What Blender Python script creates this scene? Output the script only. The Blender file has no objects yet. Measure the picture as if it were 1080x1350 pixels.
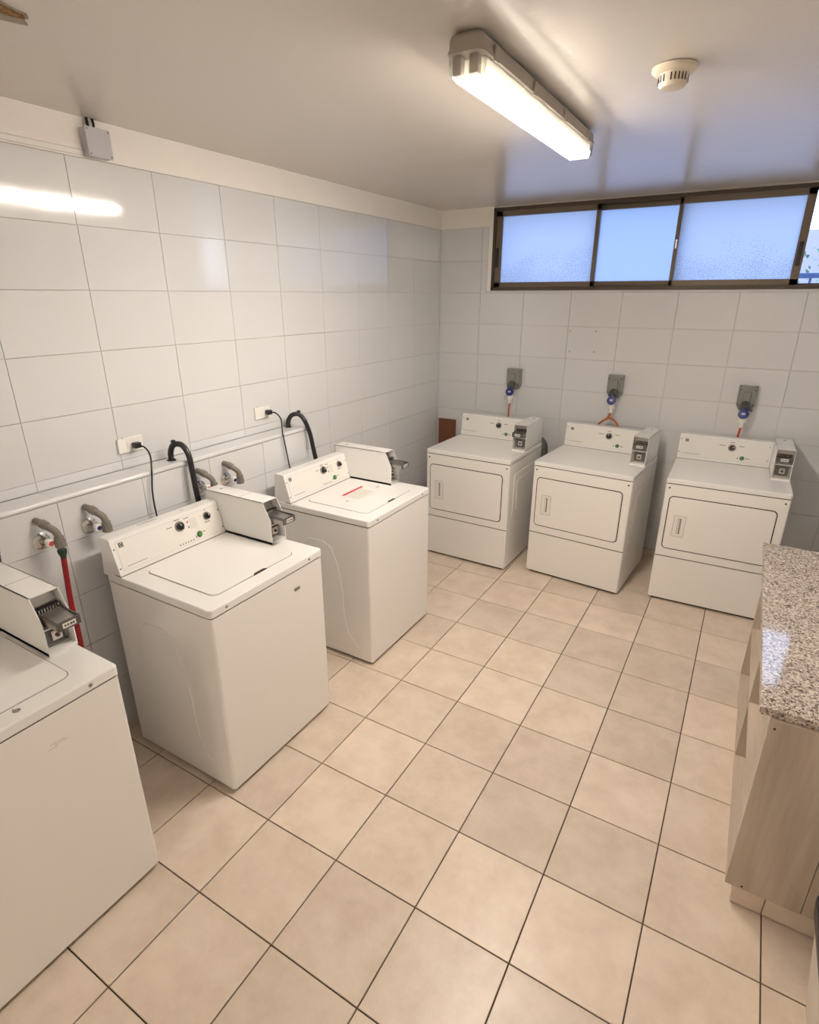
import bpy, bmesh, math, random
from mathutils import Matrix, Vector
random.seed(7)
PI = math.pi
scene = bpy.context.scene
COL = scene.collection

# ------------------------------------------------------------------ camera
cam_d = bpy.data.cameras.new('camera')
cam_d.sensor_fit = 'HORIZONTAL'; cam_d.sensor_width = 36.0
cam_d.lens = 743.79 / 1080 * 36.0
cam_d.clip_start = 0.05
cam = bpy.data.objects.new('camera', cam_d); COL.objects.link(cam)
cam.location = (2.5719, -4.8783, 2.0997)
cam.rotation_euler = (math.radians(69.0293), math.radians(0.0249), math.radians(30.6883))
scene.camera = cam

# ------------------------------------------------------------------ sky, exposure
SKY_STRENGTH = 3.9
TUBE_STRENGTH = 242.0
vs = scene.view_settings
vs.view_transform = 'Standard'; vs.look = 'None'; vs.gamma = 1.0; vs.use_curve_mapping = False
vs.exposure = 0.0
world = bpy.data.worlds.new('sky'); scene.world = world; world.use_nodes = True
wn = world.node_tree.nodes; wl = world.node_tree.links; wn.clear()
w_out = wn.new('ShaderNodeOutputWorld'); w_bg = wn.new('ShaderNodeBackground')
w_tc = wn.new('ShaderNodeTexCoord'); w_sp = wn.new('ShaderNodeSeparateXYZ'); w_rp = wn.new('ShaderNodeValToRGB')
w_rp.color_ramp.elements[0].position = 0.0; w_rp.color_ramp.elements[0].color = (0.64, 0.76, 1.0, 1)
w_rp.color_ramp.elements[1].position = 1.0; w_rp.color_ramp.elements[1].color = (0.40, 0.58, 1.0, 1)
wl.new(w_tc.outputs['Generated'], w_sp.inputs[0]); wl.new(w_sp.outputs['Z'], w_rp.inputs[0])
wl.new(w_rp.outputs[0], w_bg.inputs['Color']); wl.new(w_bg.outputs[0], w_out.inputs[0])
w_bg.inputs['Strength'].default_value = SKY_STRENGTH

# ------------------------------------------------------------------ materials
def mat(name, col, rough=0.5, metal=0.0, spec=0.5, noise=None, bump=None, rand=0.0, coat=0.0):
    """noise=(scale, amount, darker colour)  bump=(scale, strength, distance)"""
    m = bpy.data.materials.new(name); m.use_nodes = True
    nt = m.node_tree; n = nt.nodes; l = nt.links
    b = n['Principled BSDF']
    b.inputs['Base Color'].default_value = (*col, 1)
    b.inputs['Roughness'].default_value = rough
    b.inputs['Metallic'].default_value = metal
    b.inputs['Specular IOR Level'].default_value = spec
    b.inputs['Coat Weight'].default_value = coat
    last = None
    tc = None
    if noise or bump:
        tc = n.new('ShaderNodeTexCoord')
    if noise:
        t = n.new('ShaderNodeTexNoise'); t.inputs['Scale'].default_value = noise[0]
        t.inputs['Detail'].default_value = 6; t.inputs['Roughness'].default_value = 0.6
        l.new(tc.outputs['Object'], t.inputs['Vector'])
        r = n.new('ShaderNodeValToRGB')
        r.color_ramp.elements[0].position = 0.35; r.color_ramp.elements[1].position = 0.65
        r.color_ramp.elements[0].color = (*noise[2], 1); r.color_ramp.elements[1].color = (*col, 1)
        l.new(t.outputs['Fac'], r.inputs[0])
        mx = n.new('ShaderNodeMixRGB'); mx.inputs[0].default_value = noise[1]
        mx.inputs[1].default_value = (*col, 1); l.new(r.outputs[0], mx.inputs[2])
        last = mx.outputs[0]
    if rand:
        oi = n.new('ShaderNodeObjectInfo'); hs = n.new('ShaderNodeHueSaturation')
        mr = n.new('ShaderNodeMapRange'); mr.inputs['To Min'].default_value = 1 - rand; mr.inputs['To Max'].default_value = 1 + rand * 0.6
        l.new(oi.outputs['Random'], mr.inputs['Value']); l.new(mr.outputs[0], hs.inputs['Value'])
        if last: l.new(last, hs.inputs['Color'])
        else: hs.inputs['Color'].default_value = (*col, 1)
        last = hs.outputs[0]
    if last: l.new(last, b.inputs['Base Color'])
    if bump:
        t2 = n.new('ShaderNodeTexNoise'); t2.inputs['Scale'].default_value = bump[0]; t2.inputs['Detail'].default_value = 3
        l.new(tc.outputs['Object'], t2.inputs['Vector'])
        bp = n.new('ShaderNodeBump'); bp.inputs['Strength'].default_value = bump[1]; bp.inputs['Distance'].default_value = bump[2]
        l.new(t2.outputs['Fac'], bp.inputs['Height']); l.new(bp.outputs[0], b.inputs['Normal'])
    return m

M = {}
M['wall_tile'] = mat('glazed white wall tile', (0.71, 0.72, 0.735), 0.08, spec=0.8, rand=0.015, bump=(9, 0.10, 0.004))
M['wall_grout'] = mat('pale wall grout', (0.68, 0.64, 0.59), 0.8)
M['plaster'] = mat('cream painted plaster', (0.90, 0.865, 0.815), 0.6, noise=(7, 0.2, (0.84, 0.78, 0.71)), bump=(60, 0.2, 0.002))
M['plain_wall'] = mat('plain cream wall', (0.78, 0.76, 0.73), 0.5)
M['floor_grout'] = mat('brown floor grout', (0.095, 0.065, 0.042), 0.85)
M['enamel'] = mat('white enamel', (0.89, 0.885, 0.87), 0.13, bump=(5, 0.04, 0.004))
M['enamel_front'] = mat('white satin enamel', (0.89, 0.87, 0.84), 0.32, bump=(420, 0.05, 0.0006))
M['enamel_side'] = mat('white painted steel side', (0.78, 0.76, 0.73), 0.22)
M['plastic_white'] = mat('white plastic', (0.84, 0.82, 0.78), 0.4)
M['black'] = mat('black plastic', (0.012, 0.012, 0.013), 0.35)
M['gap'] = mat('dark shadow gap', (0.05, 0.04, 0.03), 0.9)
M['seam'] = mat('grey seam', (0.30, 0.27, 0.24), 0.8)
M['print'] = mat('dark grey print', (0.12, 0.12, 0.12), 0.6)
M['print_pale'] = mat('pale grey print', (0.45, 0.43, 0.41), 0.6)
M['red_print'] = mat('red print', (0.62, 0.06, 0.08), 0.5)
M['green'] = mat('green button', (0.05, 0.30, 0.04), 0.35)
M['chrome'] = mat('chromed metal', (0.62, 0.60, 0.58), 0.22, 1.0)
M['steel'] = mat('brushed steel', (0.42, 0.40, 0.38), 0.38, 1.0)
M['dark_steel'] = mat('dark grey metal', (0.16, 0.155, 0.15), 0.4, 0.8)
M['pvc'] = mat('grey plastic pipe', (0.22, 0.20, 0.17), 0.5, noise=(40, 0.4, (0.15, 0.135, 0.115)))
M['socket_grey'] = mat('grey socket plastic', (0.235, 0.235, 0.215), 0.35)
M['socket_dark'] = mat('dark grey plastic', (0.09, 0.09, 0.085), 0.4)
M['blue'] = mat('cobalt blue plastic', (0.008, 0.02, 0.19), 0.3)
M['orange'] = mat('orange cable', (0.55, 0.13, 0.03), 0.5)
M['red_cable'] = mat('red cable', (0.60, 0.06, 0.03), 0.5)
M['red_hose'] = mat('red rubber hose', (0.33, 0.006, 0.010), 0.35)
M['green_nut'] = mat('green hose nut', (0.015, 0.045, 0.025), 0.5)
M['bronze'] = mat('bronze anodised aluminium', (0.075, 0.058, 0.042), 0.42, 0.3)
M['bronze_lit'] = mat('brown anodised aluminium', (0.16, 0.125, 0.09), 0.42, 0.3)  # lighter copy of the frame bronze, light on the sashes painted in
M['box_grey'] = mat('pale grey junction box', (0.52, 0.51, 0.54), 0.45)
M['lamp_grey'] = mat('grey lamp housing', (0.40, 0.36, 0.31), 0.5)
M['detector'] = mat('cream detector plastic', (0.70, 0.62, 0.50), 0.45)
M['wood_board'] = mat('reddish brown board', (0.20, 0.075, 0.035), 0.6, noise=(30, 0.7, (0.11, 0.04, 0.02)))
M['duct'] = mat('grey foil duct', (0.17, 0.165, 0.16), 0.45, 0.6)
M['damage'] = mat('torn brown plaster', (0.34, 0.20, 0.08), 0.9, noise=(70, 0.9, (0.08, 0.035, 0.01)), bump=(90, 0.8, 0.01))
M['damage_grey'] = mat('bare grey plaster', (0.36, 0.32, 0.26), 0.9, noise=(40, 0.6, (0.22, 0.18, 0.13)))
M['bin'] = mat('white bin plastic', (0.70, 0.65, 0.58), 0.45)
M['leaf'] = mat('green leaf', (0.16, 0.30, 0.20), 0.5, rand=0.3)
M['bark'] = mat('brown bark', (0.16, 0.10, 0.06), 0.8)
M['rail'] = mat('blue grey railing paint', (0.06, 0.10, 0.22), 0.4)
M['house'] = mat('pale outdoor render', (0.34, 0.33, 0.36), 0.8)
M['ground'] = mat('outdoor paving', (0.40, 0.38, 0.36), 0.9)

def ceiling_mat():
    m = mat('semi gloss ceiling paint', (0.65, 0.61, 0.565), 0.24, spec=0.7)
    nt = m.node_tree; n = nt.nodes; l = nt.links; b = n['Principled BSDF']
    tc = n.new('ShaderNodeTexCoord'); mp = n.new('ShaderNodeMapping'); mp.inputs['Scale'].default_value = (2.2, 5.0, 1.0)
    mp.inputs['Rotation'].default_value = (0, 0, 0.15)
    l.new(tc.outputs['Object'], mp.inputs[0])
    t = n.new('ShaderNodeTexNoise'); t.inputs['Scale'].default_value = 4.0; t.inputs['Detail'].default_value = 5; t.inputs['Roughness'].default_value = 0.62
    l.new(mp.outputs[0], t.inputs['Vector'])
    bp = n.new('ShaderNodeBump'); bp.inputs['Strength'].default_value = 0.16; bp.inputs['Distance'].default_value = 0.006
    l.new(t.outputs['Fac'], bp.inputs['Height']); l.new(bp.outputs[0], b.inputs['Normal'])
    return m
M['ceiling'] = ceiling_mat()

def floor_tile_mat():
    m = bpy.data.materials.new('beige floor tile'); m.use_nodes = True
    nt = m.node_tree; n = nt.nodes; l = nt.links; b = n['Principled BSDF']
    tc = n.new('ShaderNodeTexCoord'); oi = n.new('ShaderNodeObjectInfo')
    ad = n.new('ShaderNodeVectorMath'); ad.operation = 'MULTIPLY_ADD'
    cb = n.new('ShaderNodeCombineXYZ')
    for i in range(3): l.new(oi.outputs['Random'], cb.inputs[i])
    sc = n.new('ShaderNodeVectorMath'); sc.operation = 'SCALE'; sc.inputs['Scale'].default_value = 37.0
    l.new(cb.outputs[0], sc.inputs[0])
    av = n.new('ShaderNodeVectorMath'); av.operation = 'ADD'
    l.new(tc.outputs['Object'], av.inputs[0]); l.new(sc.outputs[0], av.inputs[1])
    t1 = n.new('ShaderNodeTexNoise'); t1.inputs['Scale'].default_value = 6; t1.inputs['Detail'].default_value = 8; t1.inputs['Roughness'].default_value = 0.68
    l.new(av.outputs[0], t1.inputs['Vector'])
    r1 = n.new('ShaderNodeValToRGB'); e = r1.color_ramp.elements
    e[0].position = 0.33; e[0].color = (0.70, 0.575, 0.465, 1); e[1].position = 0.62; e[1].color = (0.82, 0.70, 0.585, 1)
    l.new(t1.outputs['Fac'], r1.inputs[0])
    hs = n.new('ShaderNodeHueSaturation'); mr = n.new('ShaderNodeMapRange')
    mr.inputs['To Min'].default_value = 0.88; mr.inputs['To Max'].default_value = 1.06
    l.new(oi.outputs['Random'], mr.inputs['Value']); l.new(mr.outputs[0], hs.inputs['Value']); l.new(r1.outputs[0], hs.inputs['Color'])
    l.new(hs.outputs[0], b.inputs['Base Color'])
    b.inputs['Roughness'].default_value = 0.33
    bp = n.new('ShaderNodeBump'); bp.inputs['Strength'].default_value = 0.12; bp.inputs['Distance'].default_value = 0.003
    t2 = n.new('ShaderNodeTexNoise'); t2.inputs['Scale'].default_value = 30; l.new(av.outputs[0], t2.inputs['Vector'])
    l.new(t2.outputs['Fac'], bp.inputs['Height']); l.new(bp.outputs[0], b.inputs['Normal'])
    return m
M['floor_tile'] = floor_tile_mat()

def granite_mat():
    m = bpy.data.materials.new('polished speckled granite'); m.use_nodes = True
    nt = m.node_tree; n = nt.nodes; l = nt.links; b = n['Principled BSDF']
    tc = n.new('ShaderNodeTexCoord')
    v = n.new('ShaderNodeTexVoronoi'); v.inputs['Scale'].default_value = 165
    l.new(tc.outputs['Object'], v.inputs['Vector'])
    bw = n.new('ShaderNodeSeparateColor'); l.new(v.outputs['Color'], bw.inputs[0])
    r = n.new('ShaderNodeValToRGB'); r.color_ramp.interpolation = 'CONSTANT'
    e = r.color_ramp.elements; e[0].position = 0; e[0].color = (0.10, 0.075, 0.06, 1)
    e[1].position = 0.14; e[1].color = (0.30, 0.24, 0.20, 1)
    for p, c in ((0.36, (0.50, 0.42, 0.36, 1)), (0.62, (0.66, 0.58, 0.51, 1)), (0.85, (0.36, 0.31, 0.28, 1))):
        x = e.new(p); x.color = c
    l.new(bw.outputs[0], r.inputs[0])
    l.new(r.outputs[0], b.inputs['Base Color'])
    b.inputs['Roughness'].default_value = 0.07; b.inputs['Specular IOR Level'].default_value = 0.8
    return m
M['granite'] = granite_mat()

def wood_mat(name, c0, c1, rot):
    m = bpy.data.materials.new(name); m.use_nodes = True
    nt = m.node_tree; n = nt.nodes; l = nt.links; b = n['Principled BSDF']
    tc = n.new('ShaderNodeTexCoord'); mp = n.new('ShaderNodeMapping')
    mp.inputs['Scale'].default_value = rot
    l.new(tc.outputs['Object'], mp.inputs[0])
    t = n.new('ShaderNodeTexNoise'); t.inputs['Scale'].default_value = 3; t.inputs['Detail'].default_value = 7; t.inputs['Roughness'].default_value = 0.62
    l.new(mp.outputs[0], t.inputs['Vector'])
    r = n.new('ShaderNodeValToRGB'); r.color_ramp.elements[0].position = 0.32; r.color_ramp.elements[1].position = 0.68
    r.color_ramp.elements[0].color = (*c0, 1); r.color_ramp.elements[1].color = (*c1, 1)
    l.new(t.outputs['Fac'], r.inputs[0]); l.new(r.outputs[0], b.inputs['Base Color'])
    b.inputs['Roughness'].default_value = 0.5
    return m
M['wood_v'] = wood_mat('washed oak laminate, upright grain', (0.44, 0.36, 0.29), (0.60, 0.51, 0.42), (7, 7, 0.6))
M['wood_h'] = wood_mat('washed oak laminate, lengthwise grain', (0.50, 0.41, 0.33), (0.66, 0.56, 0.46), (7, 0.6, 7))

def frosted(name, col, speck):
    m = bpy.data.materials.new(name); m.use_nodes = True
    nt = m.node_tree; n = nt.nodes; l = nt.links; n.clear()
    out = n.new('ShaderNodeOutputMaterial'); tr = n.new('ShaderNodeBsdfTranslucent'); gl = n.new('ShaderNodeBsdfGlossy')
    mx = n.new('ShaderNodeMixShader'); fr = n.new('ShaderNodeFresnel'); fr.inputs['IOR'].default_value = 1.45
    gl.inputs['Roughness'].default_value = 0.5
    tc = n.new('ShaderNodeTexCoord')
    t = n.new('ShaderNodeTexNoise'); t.inputs['Scale'].default_value = 110; t.inputs['Detail'].default_value = 1
    l.new(tc.outputs['Object'], t.inputs['Vector'])
    big = n.new('ShaderNodeTexNoise'); big.inputs['Scale'].default_value = 3.0; l.new(tc.outputs['Object'], big.inputs['Vector'])
    sp = n.new('ShaderNodeSeparateXYZ'); l.new(tc.outputs['Object'], sp.inputs[0])
    hr = n.new('ShaderNodeMapRange'); hr.inputs['From Min'].default_value = 2.62; hr.inputs['From Max'].default_value = 2.28; hr.inputs['To Min'].default_value = 0.15; hr.inputs['To Max'].default_value = 0.75
    l.new(sp.outputs['Z'], hr.inputs['Value'])
    ad = n.new('ShaderNodeMath'); ad.operation = 'ADD'; l.new(hr.outputs[0], ad.inputs[0]); l.new(big.outputs['Fac'], ad.inputs[1])
    mul = n.new('ShaderNodeMath'); mul.operation = 'MULTIPLY'; l.new(t.outputs['Fac'], mul.inputs[0]); l.new(ad.outputs[0], mul.inputs[1])
    r = n.new('ShaderNodeValToRGB'); e = r.color_ramp.elements
    e[0].position = 0.60; e[0].color = (*col, 1); e[1].position = 0.68
    e[1].color = (*[min(1, c * (1 - speck)) for c in col], 1)
    l.new(mul.outputs[0], r.inputs[0]); l.new(r.outputs[0], tr.inputs['Color'])
    l.new(fr.outputs[0], mx.inputs[0]); l.new(tr.outputs[0], mx.inputs[1]); l.new(gl.outputs[0], mx.inputs[2])
    l.new(mx.outputs[0], out.inputs[0])
    return m
M['frost_a'] = frosted('frosted beaded glass', (0.37, 0.42, 0.53), 0.25)
M['frost_b'] = frosted('frosted smooth glass', (0.32, 0.39, 0.53), 0.0)
def clear_mat(name, translucent, tint=(1, 1, 1), rough=0.12):
    m = bpy.data.materials.new(name); m.use_nodes = True
    nt = m.node_tree; n = nt.nodes; l = nt.links; n.clear()
    out = n.new('ShaderNodeOutputMaterial'); tp = n.new('ShaderNodeBsdfTransparent'); tp.inputs[0].default_value = (*tint, 1)
    tl = n.new('ShaderNodeBsdfTranslucent'); tl.inputs[0].default_value = (0.9, 0.9, 0.88, 1)
    gl = n.new('ShaderNodeBsdfGlossy'); gl.inputs['Roughness'].default_value = rough
    fr = n.new('ShaderNodeFresnel'); m1 = n.new('ShaderNodeMixShader'); m2 = n.new('ShaderNodeMixShader')
    m1.inputs[0].default_value = translucent
    l.new(tp.outputs[0], m1.inputs[1]); l.new(tl.outputs[0], m1.inputs[2])
    l.new(fr.outputs[0], m2.inputs[0]); l.new(m1.outputs[0], m2.inputs[1]); l.new(gl.outputs[0], m2.inputs[2])
    l.new(m2.outputs[0], out.inputs[0])
    return m
M['clear_side'] = clear_mat('clear glass body', 0.0)
M['diffuser'] = clear_mat('clear ribbed lamp cover', 0.10)
M['pane_face'] = clear_mat('dull glass face', 0.0, rough=0.6)
def opal_mat():
    m = bpy.data.materials.new('white opal plastic'); m.use_nodes = True
    nt = m.node_tree; n = nt.nodes; l = nt.links; n.clear()
    out = n.new('ShaderNodeOutputMaterial'); d = n.new('ShaderNodeBsdfDiffuse'); t = n.new('ShaderNodeBsdfTranslucent'); mx = n.new('ShaderNodeMixShader')
    d.inputs[0].default_value = (0.85, 0.84, 0.8, 1); t.inputs[0].default_value = (0.85, 0.84, 0.8, 1); mx.inputs[0].default_value = 0.2
    l.new(d.outputs[0], mx.inputs[1]); l.new(t.outputs[0], mx.inputs[2]); l.new(mx.outputs[0], out.inputs[0]); return m
M['opal'] = opal_mat()
M['holder'] = mat('grey lamp holder', (0.42, 0.38, 0.33), 0.5)  # grey puts the shade of the unlit side into the colour
def emit(name, col, s):
    m = bpy.data.materials.new(name); m.use_nodes = True
    nt = m.node_tree; n = nt.nodes; n.clear()
    out = n.new('ShaderNodeOutputMaterial'); e = n.new('ShaderNodeEmission')
    e.inputs[0].default_value = (*col, 1); e.inputs[1].default_value = s
    nt.links.new(e.outputs[0], out.inputs[0]); return m
M['tube'] = emit('glowing fluorescent tube', (1.0, 0.885, 0.755), TUBE_STRENGTH)

# ------------------------------------------------------------------ geometry helpers
def merge(bm, tmp, mtx=None):
    if mtx is not None: bmesh.ops.transform(tmp, matrix=mtx, verts=tmp.verts)
    me = bpy.data.meshes.new('tmp'); tmp.to_mesh(me); tmp.free()
    bm.from_mesh(me); bpy.data.meshes.remove(me)
    return bm
def new(): return bmesh.new()
def box(bm, x0, x1, y0, y1, z0, z1, bev=0, seg=2, mtx=None, only=None):
    t = bmesh.new(); bmesh.ops.create_cube(t, size=1)
    for v in t.verts:
        v.co = Vector((x0 if v.co.x < 0 else x1, y0 if v.co.y < 0 else y1, z0 if v.co.z < 0 else z1))
    if bev:
        ed = t.edges[:]
        if only is not None:
            ed = [e for e in ed if abs((e.verts[0].co - e.verts[1].co).normalized()['xyz'.index(only)]) > 0.9]
        bmesh.ops.bevel(t, geom=ed, offset=bev, segments=seg, profile=0.5, affect='EDGES')
    return merge(bm, t, mtx)
def rrect(x0, x1, y0, y1, r, n=5):
    p = []
    for cx, cy, a in ((x1 - r, y1 - r, 0), (x0 + r, y1 - r, 90), (x0 + r, y0 + r, 180), (x1 - r, y0 + r, 270)):
        for i in range(n + 1):
            t = math.radians(a + 90 * i / n); p.append((cx + r * math.cos(t), cy + r * math.sin(t)))
    return p
def prism(bm, pts, axis, a0, a1, bev=0, seg=2, mtx=None, scale1=None):
    """extrude a 2D outline along axis from a0 to a1; outline axes: x->(y,z) y->(x,z) z->(x,y)"""
    def co(p, a):
        return {'x': (a, p[0], p[1]), 'y': (p[0], a, p[1]), 'z': (p[0], p[1], a)}[axis]
    t = bmesh.new()
    if scale1:
        cx = sum(p[0] for p in pts) / len(pts); cy = sum(p[1] for p in pts) / len(pts)
        p1 = [(cx + (p[0] - cx) * scale1[0], cy + (p[1] - cy) * scale1[1]) for p in pts]
    else: p1 = pts
    lo = [t.verts.new(co(p, a0)) for p in pts]; hi = [t.verts.new(co(p, a1)) for p in p1]
    n = len(pts)
    t.faces.new(lo[::-1]); t.faces.new(hi)
    for i in range(n): t.faces.new((lo[i], lo[(i + 1) % n], hi[(i + 1) % n], hi[i]))
    bmesh.ops.recalc_face_normals(t, faces=t.faces)
    if bev:
        cap = [e for e in t.edges if all(v in hi for v in e.verts)]
        bmesh.ops.bevel(t, geom=cap, offset=bev, segments=seg, profile=0.5, affect='EDGES')
    return merge(bm, t, mtx)
def spline(pts, sub=8):
    P = [Vector(p) for p in pts]; out = []
    for i in range(len(P) - 1):
        p0 = P[max(i - 1, 0)]; p1 = P[i]; p2 = P[i + 1]; p3 = P[min(i + 2, len(P) - 1)]
        for k in range(sub):
            t = k / sub
            out.append(0.5 * ((2 * p1) + (p2 - p0) * t + (2 * p0 - 5 * p1 + 4 * p2 - p3) * t * t + (3 * p1 - p0 - 3 * p2 + p3) * t ** 3))
    out.append(P[-1]); return out
def tube(bm, pts, r, seg=10, sub=8, rib=None, mtx=None):
    P = spline(pts, sub) if sub else [Vector(p) for p in pts]
    t = bmesh.new(); rings = []; up = None
    for i, p in enumerate(P):
        d = (P[min(i + 1, len(P) - 1)] - P[max(i - 1, 0)]).normalized()
        if up is None: up = d.orthogonal().normalized()
        up = (up - d * up.dot(d)).normalized(); s = d.cross(up)
        rr = r(i / (len(P) - 1)) if callable(r) else r
        if rib: rr *= 1 + rib * (1 if i % 2 else -1)
        rings.append([t.verts.new(p + (up * math.cos(2 * PI * k / seg) + s * math.sin(2 * PI * k / seg)) * rr) for k in range(seg)])
    for a, b in zip(rings, rings[1:]):
        for k in range(seg): t.faces.new((a[k], a[(k + 1) % seg], b[(k + 1) % seg], b[k]))
    t.faces.new(rings[0][::-1]); t.faces.new(rings[-1])
    bmesh.ops.recalc_face_normals(t, faces=t.faces)
    return merge(bm, t, mtx)
def lathe(bm, prof, seg=24, mtx=None):
    """prof: (r, z) from one end to the other, closed with caps"""
    t = bmesh.new(); rings = []
    for r, z in prof:
        rings.append([t.verts.new((r * math.cos(2 * PI * k / seg), r * math.sin(2 * PI * k / seg), z)) for k in range(seg)])
    for a, b in zip(rings, rings[1:]):
        for k in range(seg): t.faces.new((a[k], a[(k + 1) % seg], b[(k + 1) % seg], b[k]))
    t.faces.new(rings[0][::-1]); t.faces.new(rings[-1])
    bmesh.ops.recalc_face_normals(t, faces=t.faces)
    return merge(bm, t, mtx)
def obj(name, bm, m, parent=None, sharp=35, smooth=True):
    me = bpy.data.meshes.new(name); bm.to_mesh(me); bm.free()
    me.materials.append(M[m] if isinstance(m, str) else m)
    if smooth and len(me.polygons):
        me.polygons.foreach_set('use_smooth', [True] * len(me.polygons))
        me.set_sharp_from_angle(angle=math.radians(sharp))
    o = bpy.data.objects.new(name, me); COL.objects.link(o)
    if smooth and len(me.polygons) > 6:
        wm = o.modifiers.new('weighted_normal', 'WEIGHTED_NORMAL'); wm.mode = 'FACE_AREA'; wm.weight = 100; wm.keep_sharp = True
    if parent: o.parent = parent
    return o
def thing(name, label, cat, loc=(0, 0, 0), rotz=0.0, group=None):
    o = bpy.data.objects.new(name, None); COL.objects.link(o)
    o.location = loc; o.rotation_euler = (0, 0, rotz); o.empty_display_size = 0.1
    o['label'] = label; o['category'] = cat
    if group: o['group'] = group
    return o
def tag(o, label, cat, group=None):
    o['label'] = label; o['category'] = cat
    if group: o['group'] = group
    return o
def struct(name, bm, m, label=None):
    o = obj(name, bm, m); o['kind'] = 'structure'
    if label: o['label'] = label
    return o
def T(x, y, z): return Matrix.Translation((x, y, z))
RX90 = Matrix.Rotation(PI / 2, 4, 'X')      # local z -> -y
RY90 = Matrix.Rotation(PI / 2, 4, 'Y')      # local z -> +x

# ------------------------------------------------------------------ room shell
CEIL = 2.788; RW = 3.43; FRONT = -9.00
WX0, WX1, WZ0, WZ1 = 0.495, 3.26, 2.142, 2.776      # window opening
Z0_ = 2.639                                         # top of the wall tiles
TD = 0.006                                          # tile thickness

b = new(); box(b, -0.2, RW + 0.2, FRONT - 0.2, 0.2, -0.12, -TD)
floor = struct('floor', b, 'floor_grout', 'beige square ceramic floor tiles with dark brown joints')
b = new(); box(b, -0.2, RW + 0.2, FRONT - 0.2, 0.2, CEIL, CEIL + 0.15)
ceiling = struct('ceiling', b, 'ceiling', 'semi gloss cream painted ceiling')
b = new(); box(b, -0.2, -TD, FRONT, 0.2, -TD, CEIL)
wall_left = struct('wall_left', b, 'wall_grout', 'white tiled left wall')
b = new()
WT = 0.16
box(b, -TD, WX0, TD, WT, -TD, CEIL); box(b, WX1, RW + 0.2, TD, WT, -TD, CEIL)
box(b, WX0, WX1, TD, WT, -TD, WZ0); box(b, WX0, WX1, TD, WT, WZ1, CEIL)
wall_back = struct('wall_back', b, 'wall_grout', 'white tiled back wall under the long window')
b = new(); box(b, RW + TD, RW + 0.2, FRONT, TD, -TD, Z0_); box(b, RW, RW + 0.2, FRONT, TD, Z0_, CEIL); box(b, RW, RW + 0.2, FRONT, -4.5, -TD, Z0_)
wall_right = struct('wall_right', b, 'plain_wall', 'cream and white tiled wall behind the counter')
b = new(); box(b, -0.2, RW + 0.2, FRONT - 0.2, FRONT, -TD, CEIL)
struct('wall_front', b, 'plain_wall', 'plain cream wall behind the viewer')

_tiles = {}
def tile_mesh(orient, w, h, m, t=TD, bev=0.0012):
    key = (orient, round(w, 4), round(h, 4), m)
    if key in _tiles: return _tiles[key]
    def co(u, v, d):
        return {'x': (d, u, v), 'y': (u, -d, v), 'z': (u, v, d)}[orient]
    a, c = w / 2, h / 2; vs_ = []
    for (k, d) in ((0, -t), (0, -bev), (bev, 0)):
        for su, sv in ((-1, -1), (1, -1), (1, 1), (-1, 1)): vs_.append(co(su * (a - k), sv * (c - k), d))
    fs = [(8, 9, 10, 11)]
    for i in range(4):
        j = (i + 1) % 4
        fs += [(i, j, 4 + j, 4 + i), (4 + i, 4 + j, 8 + j, 8 + i)]
    me = bpy.data.meshes.new('tile'); me.from_pydata(vs_, [], fs)
    bmx = bmesh.new(); bmx.from_mesh(me); bmesh.ops.recalc_face_normals(bmx, faces=bmx.faces)
    top = max(bmx.faces, key=lambda f: f.calc_area()); want = Vector(co(0, 0, 1))
    if top.normal.dot(want) < 0: bmesh.ops.reverse_faces(bmx, faces=bmx.faces)
    bmx.to_mesh(me); bmx.free()
    me.materials.append(M[m]); _tiles[key] = me
    return me
def tile(parent, orient, u0, u1, v0, v1, d, m='wall_tile', g=0.0009, tilt=0.0012, name='tile'):
    if u1 - u0 < 0.012 or v1 - v0 < 0.012: return
    me = tile_mesh(orient, u1 - u0 - 2 * g, v1 - v0 - 2 * g, m)
    o = bpy.data.objects.new(name, me); COL.objects.link(o); o.parent = parent
    u, v = (u0 + u1) / 2, (v0 + v1) / 2
    o.location = {'x': (d, u, v), 'y': (u, d, v), 'z': (u, v, d)}[orient]
    a, c = random.uniform(-tilt, tilt), random.uniform(-tilt, tilt)
    o.rotation_euler = {'x': (0, a, c), 'y': (a, 0, c), 'z': (a, c, 0)}[orient]
    return o

# floor tiles
FT = 0.365
xs = [0.0] + [1.136 + k * FT for k in range(-3, 7) if 0.01 < 1.136 + k * FT < RW] + [RW]
ys = [-4.015 + k * FT for k in range(-13, 12)]
ys = [y for y in ys if y > FRONT + 0.05]; ys = [FRONT] + ys
for i in range(len(xs) - 1):
    for j in range(len(ys) - 1):
        tile(floor, 'z', xs[i], xs[i + 1], ys[j], ys[j + 1], 0.0, 'floor_tile', g=0.0025, tilt=0.0006)
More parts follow.
